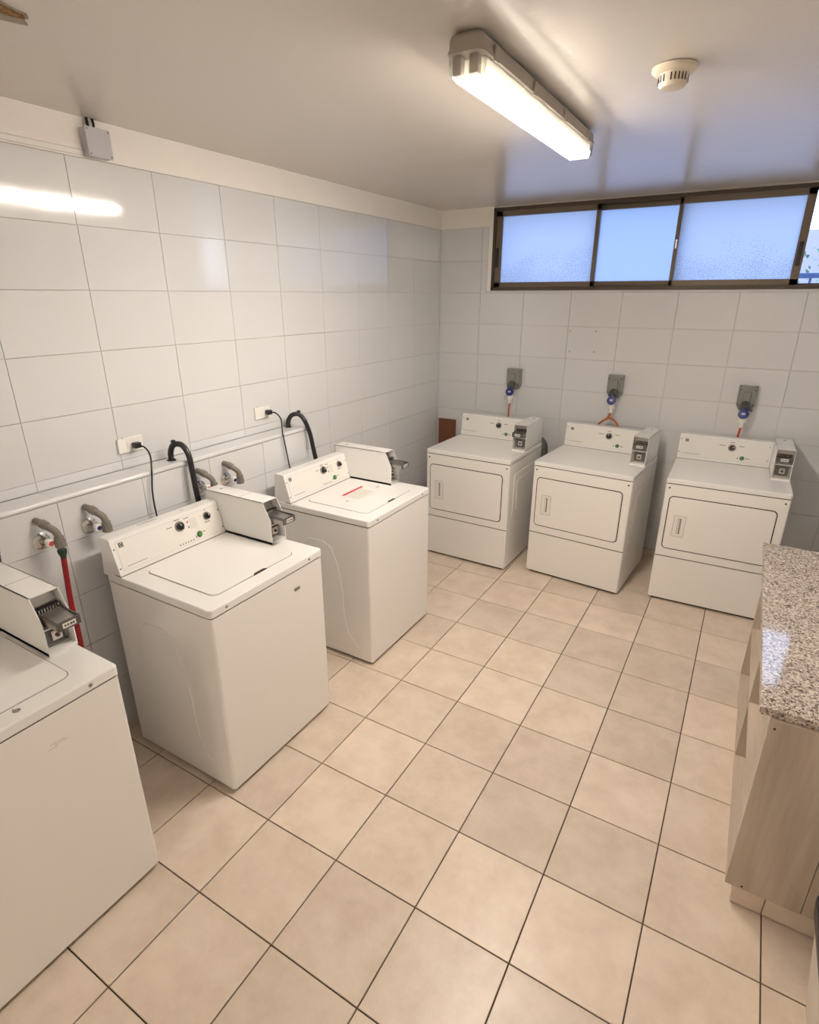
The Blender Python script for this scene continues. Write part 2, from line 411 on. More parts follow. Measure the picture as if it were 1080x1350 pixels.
# wall tile rows and columns
Z0 = 2.639; TH = 0.25826
rows = [Z0 - k * TH for k in range(0, 11)]           # last row ends at 0.056
LEDGE_Z = 1.302; LEDGE_X = 0.137; LEDGE_END = -2.088
yl = [0.0, -0.07] + [-0.07 - 0.40421 * k for k in range(1, 12)]
for i in range(len(yl) - 1):
    y1, y0 = yl[i], yl[i + 1]
    for k in range(10):
        z1, z0 = rows[k], rows[k + 1]
        if y1 <= LEDGE_END + 0.01:                   # above the ledge only
            if z1 <= LEDGE_Z: continue
            z0 = max(z0, LEDGE_Z)
        tile(wall_left, 'x', y0, y1, z0, z1, 0.0)
xb = [k * 0.4005 for k in range(0, 9)] + [RW]
for i in range(len(xb) - 1):
    for k in range(10):
        x0, x1, z1, z0 = xb[i], xb[i + 1], rows[k], rows[k + 1]
        if z1 <= WZ0 - 0.001 or x1 <= WX0 - 0.03:
            tile(wall_back, 'y', x0, x1, z0, z1, 0.0)
        else:
            if x0 < WX0 - 0.035: tile(wall_back, 'y', x0, WX0 - 0.035, z0, z1, 0.0)
            if x1 > WX1 + 0.035: tile(wall_back, 'y', max(x0, WX1 + 0.035), x1, z0, z1, 0.0)
            if z0 < WZ0 < z1: tile(wall_back, 'y', max(x0, WX0 - 0.035), min(x1, WX1 + 0.035), z0, WZ0 - 0.004, 0.0)
for i in range(11):
    y1 = -0.40421 * i; y0 = y1 - 0.40421
    for k in range(10):
        me = tile_mesh('x', 0.40421 - 0.0018, TH - 0.0018, 'wall_tile')
        o = bpy.data.objects.new('tile', me); COL.objects.link(o); o.parent = wall_right
        o.location = (RW, (y0 + y1) / 2, (rows[k] + rows[k + 1]) / 2); o.rotation_euler = (0, 0, PI)
# painted strips above the tiles
b = new(); box(b, -TD, 0.004, FRONT, 0.0, Z0 + 0.001, CEIL)
struct('trim_1', b, 'plaster', 'cream painted plaster band above the left wall tiles')
b = new(); box(b, 0.004, WX0 - 0.035, -0.003, TD, Z0 + 0.001, CEIL)
struct('trim_2', b, 'plaster', 'cream painted plaster band beside the window')
b = new(); box(b, WX0 - 0.035, WX0, -0.004, TD + 0.1, WZ0 - 0.004, CEIL, 0.003)
struct('trim_3', b, 'plaster', 'pale painted jamb at the window end')
b = new(); box(b, WX1, WX1 + 0.035, -0.004, TD + 0.1, WZ0 - 0.004, CEIL, 0.003); box(b, WX1 + 0.035, RW, -0.003, TD, Z0, CEIL)
struct('trim_4', b, 'plaster', 'pale painted jamb at the far window end')
# baseboard of floor tile along the back wall
bb = new(); box(bb, 0, RW, -0.001, TD, 0, rows[10])
bb_o = struct('baseboard_back', bb, 'floor_grout', 'low beige tile baseboard along the back wall')
for i in range(len(xs) - 1): tile(bb_o, 'y', xs[i], xs[i + 1], 0.001, rows[10], -0.007, 'floor_tile')

# half height pipe wall (ledge) in front of the left wall
b = new(); box(b, 0.0, LEDGE_X - TD, -5.3, LEDGE_END - TD, -TD, LEDGE_Z - TD)
ledge = struct('wall_ledge', b, 'wall_grout', 'low tiled pipe ledge running along the left wall')
yled = [LEDGE_END] + [y for y in yl if y < LEDGE_END - 0.02]
for i in range(len(yled) - 1):
    y1, y0 = yled[i], yled[i + 1]
    o = tile(ledge, 'z', 0.002, LEDGE_X - 0.013, y0, y1, LEDGE_Z)
    for k in range(5, 10):
        z1, z0 = min(rows[k], LEDGE_Z - 0.022), rows[k + 1]
        tile(ledge, 'x', y0, y1, z0, z1, LEDGE_X)
b = new(); box(b, 0.001, LEDGE_X, LEDGE_END - TD, LEDGE_END, 0.0, LEDGE_Z - 0.022, 0.001)
obj('end_tile', b, 'wall_tile', ledge)
b = new(); tube(b, [(LEDGE_X - 0.004, -5.3, LEDGE_Z - 0.010), (LEDGE_X - 0.004, LEDGE_END + 0.001, LEDGE_Z - 0.010)], 0.0125, 14, 0)
obj('nosing', b, 'wall_tile', ledge)
# wall plugs left by a removed fixture
for (x, z) in ((1.221, 1.828), (1.430, 1.830), (1.231, 1.664), (1.430, 1.669)):
    b = new(); lathe(b, [(0.007, 0), (0.007, 0.003), (0.004, 0.004)], 10, T(x, 0.0, z) @ RX90)
    obj('wall_plug', b, 'print_pale', wall_back)
# torn plaster in the ceiling
pts = [(0.84, -4.02), (0.79, -3.88), (0.776, -3.835), (0.772, -3.805), (0.755, -3.792), (0.735, -3.80), (0.712, -3.772), (0.70, -3.79), (0.69, -3.82), (0.672, -3.86), (0.66, -4.0), (0.70, -4.1), (0.80, -4.1)]
b = new(); prism(b, pts, 'z', CEIL - 0.004, CEIL - 0.0002)
obj('torn_patch', b, 'damage_grey', ceiling)
pts = [(0.835, -4.0), (0.785, -3.885), (0.770, -3.83), (0.768, -3.812), (0.752, -3.80), (0.742, -3.825), (0.732, -3.88), (0.725, -4.0), (0.75, -4.08), (0.8, -4.08)]
b = new(); prism(b, pts, 'z', CEIL - 0.008, CEIL - 0.003)
obj('torn_patch', b, 'damage', ceiling)

# ------------------------------------------------------------------ window
win = bpy.data.objects.new('window_1', None); COL.objects.link(win); win.location = (0, 0, 0)
win['kind'] = 'structure'; win['label'] = 'long bronze sliding window with frosted panes under the ceiling'
FY0, FY1 = -0.006, 0.085
b = new()
box(b, WX0, WX0 + 0.026, FY0, FY1, WZ0, WZ1, 0.002); box(b, WX1 - 0.026, WX1, FY0, FY1, WZ0, WZ1, 0.002)
box(b, WX0, WX1, FY0, FY1, WZ0, WZ0 + 0.026, 0.002); box(b, WX0, WX1, FY0, FY1, WZ1 - 0.026, WZ1, 0.002)
box(b, WX0, WX1, 0.034, 0.038, WZ0 + 0.02, WZ0 + 0.036); box(b, WX0, WX1, 0.034, 0.038, WZ1 - 0.04, WZ1 - 0.02)
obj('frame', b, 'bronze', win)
def sash(x0, x1, y0, y1, ml, mr, glass, latch=None):
    z0, z1 = WZ0 + 0.024, WZ1 - 0.024
    b = new()
    box(b, x0, x0 + ml, y0, y1, z0, z1, 0.002); box(b, x1 - mr, x1, y0, y1, z0, z1, 0.002)
    box(b, x0, x1, y0, y1, z0, z0 + 0.040, 0.002); box(b, x0, x1, y0, y1, z1 - 0.042, z1, 0.002)
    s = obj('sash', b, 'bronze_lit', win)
    ym = (y0 + y1) / 2
    me = bpy.data.meshes.new('pane')
    bx = bmesh.new(); bmesh.ops.create_cube(bx, size=1)
    for v in bx.verts:
        v.co = Vector((x0 + ml * 0.6 if v.co.x < 0 else x1 - mr * 0.6, ym - 0.0025 if v.co.y < 0 else ym + 0.0025, z0 + 0.03 if v.co.z < 0 else z1 - 0.03))
    for f in bx.faces: f.material_index = 0 if f.normal.y > 0.5 else 1
    bx.to_mesh(me); bx.free()
    me.materials.append(M[glass]); me.materials.append(M['pane_face'])
    p = bpy.data.objects.new('pane', me); COL.objects.link(p); p.parent = s
    if latch:
        lx, lz = latch; b = new()
        box(b, lx - 0.013, lx + 0.013, y0 - 0.008, y0, lz - 0.075, lz + 0.075, 0.004)
        box(b, lx - 0.007, lx + 0.007, y0 - 0.018, y0 - 0.006, lz - 0.045, lz + 0.045, 0.004)
        obj('latch', b, 'black', s)
    return s
sash(WX0 + 0.026, 1.365, 0.002, 0.030, 0.052, 0.030, 'frost_a', (WX0 + 0.045, 2.40))
sash(1.338, 1.952, 0.042, 0.070, 0.020, 0.020, 'frost_b')
sash(1.915, 2.728, 0.002, 0.030, 0.026, 0.050, 'frost_a', (2.702, 2.36))
b = new(); box(b, 1.923, 1.936, -0.012, 0.003, 2.42, 2.48, 0.003); obj('catch', b, 'chrome', win)

# ------------------------------------------------------------------ lamp
def make_lamp(LX, LY0, LY1, label):
    t = thing('fluorescent_lamp', label, 'lamp', (LX, (LY0 + LY1) / 2, CEIL), 0, 'ceiling batten lamps')
    L = (LY1 - LY0) / 2
    w = 0.058
    b = new()
    prof = [(-0.030, 0.0), (0.030, 0.0), (0.050, -0.030), (w - 0.004, -0.046), (-(w - 0.004), -0.046), (-0.050, -0.030)]
    ends = []
    prism(b, rrect(-0.036, 0.036, -L + 0.02, L - 0.02, 0.015), 'z', -0.046, 0.0)
    prism(b, rrect(-w + 0.004, w - 0.004, -L, L, 0.026), 'z', -0.046, -0.006, 0.014, 3)
    obj('housing', b, 'lamp_grey', t)
    b = new(); prism(b, rrect(-w, w, -L - 0.003, L + 0.003, 0.028), 'z', -0.054, -0.044); obj('rim', b, 'lamp_grey', t)
    # clear cover: open shell with rounded section
    N = 14; bmc = bmesh.new()
    out = rrect(-w + 0.003, w - 0.003, -L, L, 0.026, 6)
    cx = 0.0
    levels = [(1.0, -0.054), (0.99, -0.078), (0.95, -0.097), (0.86, -0.106), (0.72, -0.111)]
    rings = []
    for s, z in levels:
        sh = (1 - s) * w
        ring = []
        for (x, y) in out:
            sx = max(abs(x) - sh, 0.0) * (1 if x >= 0 else -1); sy = (abs(y) - sh) * (1 if y >= 0 else -1)
            ring.append(bmc.verts.new((sx, sy, z)))
        rings.append(ring)
    for r0, r1 in zip(rings, rings[1:]):
        for k in range(len(out)): bmc.faces.new((r0[k], r0[(k + 1) % len(out)], r1[(k + 1) % len(out)], r1[k]))
    bmc.faces.new(rings[-1])
    bmesh.ops.recalc_face_normals(bmc, faces=bmc.faces)
    obj('cover', bmc, 'diffuser', t)
    b = new(); box(b, -0.049, 0.049, -L + 0.05, L - 0.05, -0.060, -0.056)
    for s in (-1, 1): box(b, s * 0.048 - 0.0012, s * 0.048 + 0.0012, -L + 0.05, L - 0.05, -0.084, -0.056)  # side lips added to hold tube light off ceiling and upper walls
    for e in (-1, 1): box(b, -0.049, 0.049, e * (L - 0.05) - 0.0012, e * (L - 0.05) + 0.0012, -0.099, -0.056)  # end lips added to stop light spilling past the holders
    obj('reflector_baffle', b, 'opal', t)
    for s in (-1, 1):
        b = new(); tube(b, [(s * 0.026, -L + 0.055, -0.084), (s * 0.026, L - 0.055, -0.084)], 0.013, 14, 0)
        obj('tube', b, 'tube', t)
        for e in (-1, 1):
            b = new(); box(b, s * 0.026 - 0.014, s * 0.026 + 0.014, e * (L - 0.025) - 0.014, e * (L - 0.025) + 0.014, -0.103, -0.056, 0.004)
            obj('tube_holder', b, 'holder', t)
    for s in (-1, 1):
        for y in (-L + 0.09, -L + 0.43, -L + 0.78, -L + 1.12):
            b = new(); box(b, s * (w + 0.003) - 0.004, s * (w + 0.003) + 0.004, y - 0.012, y + 0.012, -0.064, -0.022, 0.002)
            obj('clip', b, 'lamp_grey', t)
    return t
make_lamp(1.718, -3.145, -1.895, 'twin tube fluorescent batten lamp, switched on, on the ceiling before the window')
make_lamp(1.718, -8.45, -7.20, 'unseen twin tube batten added behind the viewer as fill light')  # unseen lamp, added to brighten the near part of the room

# ------------------------------------------------------------------ smoke detector
t = thing('smoke_detector', 'round cream smoke detector with dark slots on the ceiling', 'detector', (2.180, -2.545, CEIL))
b = new(); lathe(b, [(0.060, 0.0), (0.068, -0.002), (0.068, -0.012), (0.058, -0.020), (0.040, -0.022)], 32); obj('base_plate', b, 'detector', t)
b = new(); lathe(b, [(0.047, -0.018), (0.043, -0.050), (0.036, -0.058), (0.02, -0.060)], 32); obj('sensor_head', b, 'detector', t)
for k in range(24):
    if k % 6 == 5: continue
    a = 2 * PI * k / 24
    b = new(); box(b, 0.0445, 0.0462, -0.0022, 0.0022, -0.046, -0.026, mtx=Matrix.Rotation(a, 4, 'Z')); obj('slot', b, 'gap', t)

# ------------------------------------------------------------------ junction box and trunking
t = thing('junction_box', 'square grey plastic junction box on the wall below the ceiling', 'junction box', (0.004, -3.17, 2.6965))
b = new(); box(b, 0.0, 0.036, -0.053, 0.053, -0.052, 0.052, 0.003); obj('back_box', b, 'box_grey', t)
b = new(); box(b, 0.036, 0.047, -0.055, 0.055, -0.054, 0.054, 0.004); obj('cover', b, 'box_grey', t)
for sy in (-1, 1):
    for sz in (-1, 1):
        b = new(); lathe(b, [(0.004, 0), (0.004, 0.0015)], 10, T(0.047, sy * 0.046, sz * 0.045) @ RY90); obj('screw', b, 'seam', t)
b = new(); tube(b, [(0.02, -0.02, 0.052), (0.018, -0.022, 0.07), (0.014, -0.02, 0.0905)], 0.006); tube(b, [(0.02, 0.0, 0.052), (0.02, 0.004, 0.07), (0.012, 0.006, 0.0905)], 0.005)
obj('wire', b, 'black', t)
t = thing('cable_trunking', 'white plastic cable trunking running into the junction box', 'trunking', (0.004, -3.226, 2.645))
b = new(); box(b, 0, 0.012, -1.9, 0, 0.0, 0.020, 0.0015); obj('channel', b, 'plastic_white', t)
b = new(); box(b, 0, 0.008, -1.9, 0, 0.0215, 0.040, 0.0015); obj('channel', b, 'plaster', t)

# ------------------------------------------------------------------ appliances
def face_matrix(y0, z0, y1, z1):
    """frame on a sloped front face: x right, y up the slope, z outwards (towards -y)"""
    up = Vector((0, y1 - y0, z1 - z0)).normalized(); xr = Vector((1, 0, 0)); n = xr.cross(up)
    m = Matrix.Identity(4)
    for i in range(3): m[i][0] = xr[i]; m[i][1] = up[i]; m[i][2] = n[i]
    m[0][3], m[1][3], m[2][3] = 0, y0, z0
    return m
def flat(bm, x0, x1, y0, y1, Mf, h=0.0008, z=0.0): box(bm, x0, x1, y0, y1, z, z + h, mtx=Mf)
def words(bm, x, y, Mf, pattern, h=0.0035, gap=0.0022, z=0.0005):
    for wd in pattern:
        flat(bm, x, x + wd, y, y + h, Mf, 0.0004, z); x += wd + gap
def logo(parent, x, y, Mf, z=0.0012):
    b = new(); flat(b, x - 0.011, x + 0.011, y - 0.011, y + 0.011, Mf, 0.0012, z); o = obj('emblem', b, 'print', parent)
    b = new()
    for k in (-1, 1):
        q = [(x - 0.008, y + k * 0.0055 - 0.003), (x + 0.002, y + k * 0.0055 - 0.001), (x + 0.008, y + k * 0.0055 + 0.003), (x - 0.002, y + k * 0.0055 + 0.001)]
        prism(b, q, 'z', z + 0.0012, z + 0.0018, mtx=Mf)
    obj('emblem_stripe', b, 'plastic_white', parent)
def knob(parent, x, y, r, Mf, turn, z=0.001):
    K = Mf @ T(x, y, z)
    b = new(); lathe(b, [(r, 0), (r, 0.004), (r * 0.9, 0.006)], 28, K); obj('knob_ring', b, 'steel', parent)
    b = new(); lathe(b, [(r * 0.72, 0.005), (r * 0.68, 0.016), (r * 0.6, 0.018)], 24, K)
    box(b, -r * 0.15, r * 0.15, -r * 0.62, r * 0.62, 0.016, 0.024, 0.002, mtx=K @ Matrix.Rotation(turn, 4, 'Z')); obj('knob', b, 'black', parent)
    b = new(); box(b, -r * 0.06, r * 0.06, r * 0.15, r * 0.60, 0.0235, 0.0246, mtx=K @ Matrix.Rotation(turn, 4, 'Z')); obj('knob_pointer', b, 'plastic_white', parent)
def button(parent, x, y, Mf, z=0.001):
    K = Mf @ T(x, y, z)
    b = new(); lathe(b, [(0.0145, 0), (0.0145, 0.004), (0.012, 0.005)], 24, K); obj('button_ring', b, 'black', parent)
    b = new(); lathe(b, [(0.0105, 0.003), (0.0105, 0.007), (0.006, 0.008)], 20, K); obj('button', b, 'green', parent)
def screw(parent, x, y, Mf, r=0.0055, m='seam'):
    b = new(); lathe(b, [(r, 0), (r, 0.0015), (r * 0.6, 0.0025)], 12, Mf @ T(x, y, 0)); obj('screw', b, m, parent)

def coin_box(parent, x0, x1, prof, zsplit, out, hand=True):
    """sheet metal hood holding a coin slide above and a lock below; prof = (y,z) outline, first points run up the front"""
    th = 0.003
    front = prof[:-2]                         # bottom to top along the front
    ztop = prof[-2][1]; yb = prof[-1][0]; zb = prof[0][1]
    b = new()
    prism(b, prof, 'x', x0, x0 + th); prism(b, prof, 'x', x1 - th, x1)
    yt = front[-1][0]
    box(b, x0, x1, yt, yb, ztop - th, ztop); box(b, x0, x1, yb - th, yb, zb, ztop)
    box(b, x0, x1, front[0][0], yb, zb, zb + 0.012)
    c = obj('coin_box', b, 'enamel', parent)
    def yf(z):
        for (a, p), (c2, q) in zip(front, front[1:]):
            if p <= z <= q: return a + (c2 - a) * (z - p) / (q - p)
        return front[-1][0]
    # inner back panel and the shelf between the two bays
    b = new()
    n = [(yf(z) + 0.045, z) for z in (zb + 0.012, zsplit, ztop - th)]
    pr = n + [(n[-1][0] + 0.004, ztop - th), (n[0][0] + 0.004, zb + 0.012)]
    prism(b, pr, 'x', x0 + th, x1 - th); obj('inner_panel', b, 'steel', c)
    b = new(); box(b, x0 + th, x1 - th, yf(zsplit) + 0.002, yf(zsplit) + 0.05, zsplit - 0.002, zsplit + 0.002); obj('shelf', b, 'enamel', c)
    # coin slide
    xc = (x0 + x1) / 2; hw = (x1 - x0) / 2 - 0.012
    zc = zsplit + 0.036; y0 = yf(zc) - out
    b = new()
    prism(b, [(y0 + 0.006, zc - 0.016), (y0 + 0.006, zc + 0.006), (yf(zc) + 0.05, zc + 0.014), (yf(zc) + 0.05, zc - 0.026)], 'x', xc - hw, xc + hw)
    obj('coin_slide', b, 'steel', c)
    b = new(); box(b, xc - hw - 0.003, xc + hw + 0.003, y0, y0 + 0.010, zc - 0.020, zc + 0.012, 0.003)
    for s in (-1, 1): box(b, xc + s * hw - 0.0025, xc + s * hw + 0.0025, y0 + 0.004, yf(zc) + 0.03, zc + 0.002, zc + 0.014)
    obj('slide_handle', b, 'dark_steel', c)
    b = new(); box(b, xc - 0.022, xc + 0.022, y0 - 0.0015, y0, zc - 0.012, zc + 0.006, 0.0005); obj('price_plate', b, 'plastic_white', c)
    b = new()
    for k, wd in enumerate((0.006, 0.006, 0.008, 0.006)): box(b, xc - 0.017 + k * 0.0095, xc - 0.017 + k * 0.0095 + wd, y0 - 0.0022, y0 - 0.0014, zc - 0.007, zc + 0.001)
    obj('price_print', b, 'print', c)
    b = new(); box(b, xc - hw, xc + hw, yf(zc) + 0.030, yf(zc) + 0.046, zc + 0.012, zc + 0.030); obj('slot_block', b, 'black', c)
    for k in range(8):
        xx = xc - hw + (k + 0.5) * 2 * hw / 8
        b = new(); box(b, xx - 0.002, xx + 0.002, yf(zc) + 0.027, yf(zc) + 0.0305, zc + 0.014, zc + 0.028); obj('coin_tooth', b, 'chrome', c)
    # lock bay
    zl = (zb + 0.012 + zsplit) / 2
    b = new(); box(b, xc - hw * 0.9, xc + hw * 0.9, yf(zl) + 0.036, yf(zl) + 0.046, zl - 0.034, zl + 0.034, 0.002); obj('lock_recess', b, 'dark_steel', c)
    b = new(); box(b, xc - 0.017, xc + 0.019, yf(zl) + 0.022, yf(zl) + 0.037, zl - 0.018, zl + 0.020, 0.004); obj('lock_plate', b, 'chrome', c)
    b = new(); lathe(b, [(0.007, 0), (0.007, 0.004)], 14, T(xc + 0.001, yf(zl) + 0.022, zl) @ RX90); obj('keyhole', b, 'black', c)
    b = new(); box(b, x0 - 0.0004, x1 + 0.0004, yt + 0.165, yt + 0.167, ztop - 0.006, ztop + 0.0004); obj('hood_seam', b, 'seam', c)
    # key lock on the hood top
    b = new(); lathe(b, [(0.010, -0.001), (0.010, 0.002), (0.006, 0.003)], 16, T(xc, yb - 0.07, ztop)); obj('top_lock', b, 'chrome', c)
    return c

def washer(label, y_center, x_front, variant):
    W, D, H = 0.690, 0.668, 0.945
    t = thing('washing_machine', label, 'washing machine', (x_front, y_center, 0), PI / 2, 'coin operated washers along the pipe ledge')
    # local: front at y=0 looking to -y, back at y=D
    b = new(); prism(b, rrect(-W / 2 + 0.022, W / 2 - 0.022, 0.022, D - 0.022, 0.012), 'z', 0.0, 0.028); obj('base_shade', b, 'gap', t)  # dark recessed slab, painted shade of the gap under the washer
    b = new(); prism(b, rrect(-W / 2, W / 2, 0, D, 0.014, 4), 'z', 0.022, 0.9025); obj('body', b, 'enamel_front', t)
    b = new(); prism(b, rrect(-W / 2 + 0.003, W / 2 - 0.003, 0.003, D - 0.003, 0.014, 4), 'z', 0.9015, 0.9105); obj('top_seam', b, 'gap', t)
    b = new(); prism(b, rrect(-W / 2 - 0.002, W / 2 + 0.002, -0.003, D, 0.016, 4), 'z', 0.9095, H, 0.007, 3); obj('top_panel', b, 'enamel', t)
    for s in (-1, 1):
        b = new()
        # pressed relief in the side sheet
        pr = [(0.10, 0.10), (0.30, 0.085), (0.40, 0.11), (0.470, 0.25), (0.500, 0.45), (0.505, 0.60), (0.49, 0.71), (0.44, 0.755), (0.33, 0.76), (0.27, 0.73), (0.225, 0.62), (0.20, 0.45), (0.195, 0.30), (0.17, 0.18)]
        o2 = pr
        xs0 = s * W / 2
        prism(b, o2, 'x', xs0 - s * 0.001, xs0 + s * 0.0035, 0.0034, 3); obj('side_relief', b, 'enamel_front', t)
    F0 = face_matrix(-0.003, 0.0, -0.003, 1.0)
    for x in (-0.262, 0.248): screw(t, x, 0.927, F0, 0.0065)
    # lid
    b = new(); prism(b, rrect(-0.257, 0.238, 0.072, 0.515, 0.034), 'z', H - 0.002, H + 0.0006); obj('lid_gap', b, 'seam', t)
    b = new(); prism(b, rrect(-0.2535, 0.2345, 0.0755, 0.5115, 0.031), 'z', H - 0.002, H + 0.0045, 0.003, 2); lid = obj('lid', b, 'enamel', t)
    if variant != 'front':
        b = new(); prism(b, [(-0.035, 0.071), (0.045, 0.071), (0.032, 0.082), (-0.022, 0.082)], 'z', H + 0.0003, H + 0.0052); obj('finger_notch', b, 'gap', lid)
    # console
    CB, CT = (0.561, H), (0.604, 1.109)
    cprof = [CB, CT, (0.612, 1.113), (0.670, 1.113), (0.690, 0.93), (0.56, 0.93)]
    b = new(); prism(b, cprof, 'x', -W / 2 + 0.002, 0.250); con = obj('console', b, 'enamel', t)
    b = new(); prism(b, [(0.557, H - 0.001), (0.557, H + 0.003), (0.60, H + 0.003), (0.60, H - 0.001)], 'x', -W / 2, 0.250); obj('console_seam', b, 'seam', con)
    Fc = face_matrix(*CB, *CT)
    b = new(); prism(b, rrect(-0.322, 0.238, 0.018, 0.155, 0.012), 'z', 0, 0.0006, mtx=Fc); obj('plate_edge', b, 'print_pale', con)
    b = new(); prism(b, rrect(-0.3212, 0.2372, 0.0188, 0.1542, 0.0115), 'z', 0, 0.0010, mtx=Fc); obj('face_plate', b, 'plastic_white', con)
    logo(con, -0.298, 0.136, Fc)
    knob(con, 0.004, 0.117, 0.026, Fc, 0.5); knob(con, 0.167, 0.118, 0.021, Fc, 0.2)
    button(con, 0.098, 0.045, Fc)
    for x, y in ((-0.333, 0.125), (-0.333, 0.035), (0.244, 0.125), (0.244, 0.035)): screw(con, x, y, Fc, 0.004)
    b = new()
    flat(b, -0.298, -0.200, 0.034, 0.036, Fc, 0.0004, 0.001)
    for k in range(6): flat(b, -0.024 + k * 0.0155, -0.018 + k * 0.0155, 0.026, 0.032, Fc, 0.0004, 0.001)
    flat(b, 0.074, 0.079, 0.032, 0.043, Fc, 0.0004, 0.001)
    words(b, -0.066, 0.125, Fc, (0.010, 0.008, 0.008), z=0.001); words(b, -0.016, 0.149, Fc, (0.016, 0.010), z=0.001); words(b, 0.036, 0.142, Fc, (0.012, 0.014), z=0.001)
    words(b, 0.120, 0.048, Fc, (0.016,), z=0.001); words(b, 0.146, 0.086, Fc, (0.014, 0.016), z=0.001)
    words(b, 0.128, 0.125, Fc, (0.006,), z=0.001); words(b, 0.162, 0.147, Fc, (0.008,), z=0.001)
    obj('print', b, 'print', con)['kind'] = 'stuff'
    b = new()
    for k in range(6): words(b, 0.062, 0.128 - 0.0085 * k, Fc, (0.012, 0.016, 0.008), 0.002, z=0.001)
    obj('fine_print', b, 'print_pale', con)['kind'] = 'stuff'
    b = new(); flat(b, 0.049, 0.056, 0.118, 0.128, Fc, 0.0004, 0.001); obj('red_symbol', b, 'red_print', con)
    b = new(); flat(b, 0.049, 0.056, 0.092, 0.102, Fc, 0.0004, 0.001); obj('dark_symbol', b, 'print', con)
    coin_box(t, 0.252, 0.350, [(0.232, H), (0.230, 1.070), (0.274, 1.160), (0.685, 1.160), (0.685, H)], 1.046, 0.085)
    if variant == 'front':
        b = new()
        for (x, z, ln) in ((0.115, 0.800, 0.045), (0.125, 0.793, 0.04), (0.10, 0.786, 0.03)):
            box(b, x - ln / 2, x + ln / 2, -0.0005, 0.0005, z, z + 0.0012, mtx=Matrix.Identity(4))
        obj('scratch', b, 'print_pale', t)
        b = new(); tube(b, [(0.05, 0.060, H + 0.001), (0.045, 0.045, H + 0.002), (0.055, 0.038, H + 0.002), (0.062, 0.045, H + 0.002), (0.05, 0.052, H + 0.002)], 0.0022, 8, 6); obj('glue_mark', b, 'seam', t)
    if variant == 'middle':
        b = new(); box(b, 0.135, 0.172, -0.0035, 0.002, 0.807, 0.821, 0.001); obj('badge', b, 'steel', t)
        K = Matrix.Identity(4)
        b = new()
        for (x, y, ln) in ((-0.17, 0.652, 0.06), (-0.12, 0.648, 0.05), (0.055, 0.64, 0.02)): box(b, x, x + ln, y - 0.004, y + 0.003, 1.1128, 1.1136, mtx=K)
        obj('glue_mark', b, 'steel', con)
    if variant == 'far':
        # safety sticker on the lid
        Lm = T(0.015, 0.305, H + 0.0045) @ Matrix.Rotation(0.0, 4, 'Z')
        b = new(); prism(b, rrect(-0.10, 0.12, -0.075, 0.085, 0.004), 'z', 0, 0.0006, mtx=Lm); obj('sticker', b, 'plastic_white', lid)
        b = new(); flat(b, -0.095, 0.115, 0.058, 0.080, Lm, 0.0004, 0.0006); obj('sticker_header', b, 'red_print', lid)
        b = new()
        for k in range(6): words(b, -0.090, 0.042 - 0.017 * k, Lm, (0.03, 0.022, 0.036, 0.018, 0.03), 0.004, 0.006, 0.0006)
        obj('sticker_print', b, 'print_pale', lid)['kind'] = 'stuff'
        b = new(); prism(b, rrect(0.148, 0.178, -0.07 + 0.045, -0.055 + 0.045, 0.006), 'z', 0, 0.0008, mtx=Lm); obj('mark', b, 'steel', lid)
        b = new(); prism(b, rrect(-0.17, -0.15, -0.02, -0.008, 0.004), 'z', 0, 0.0008, mtx=Lm); obj('mark', b, 'steel', lid)
    return t
washer('white top loading washer nearest the viewer, cut off by the left edge of the photo', -4.362, 0.917, 'front')
washer('white top loading washer in the middle with a small grey badge on its front', -3.281, 0.916, 'middle')
washer('white top loading washer with a red headed sticker on its lid, next to the dryers', -2.186, 0.917, 'far')

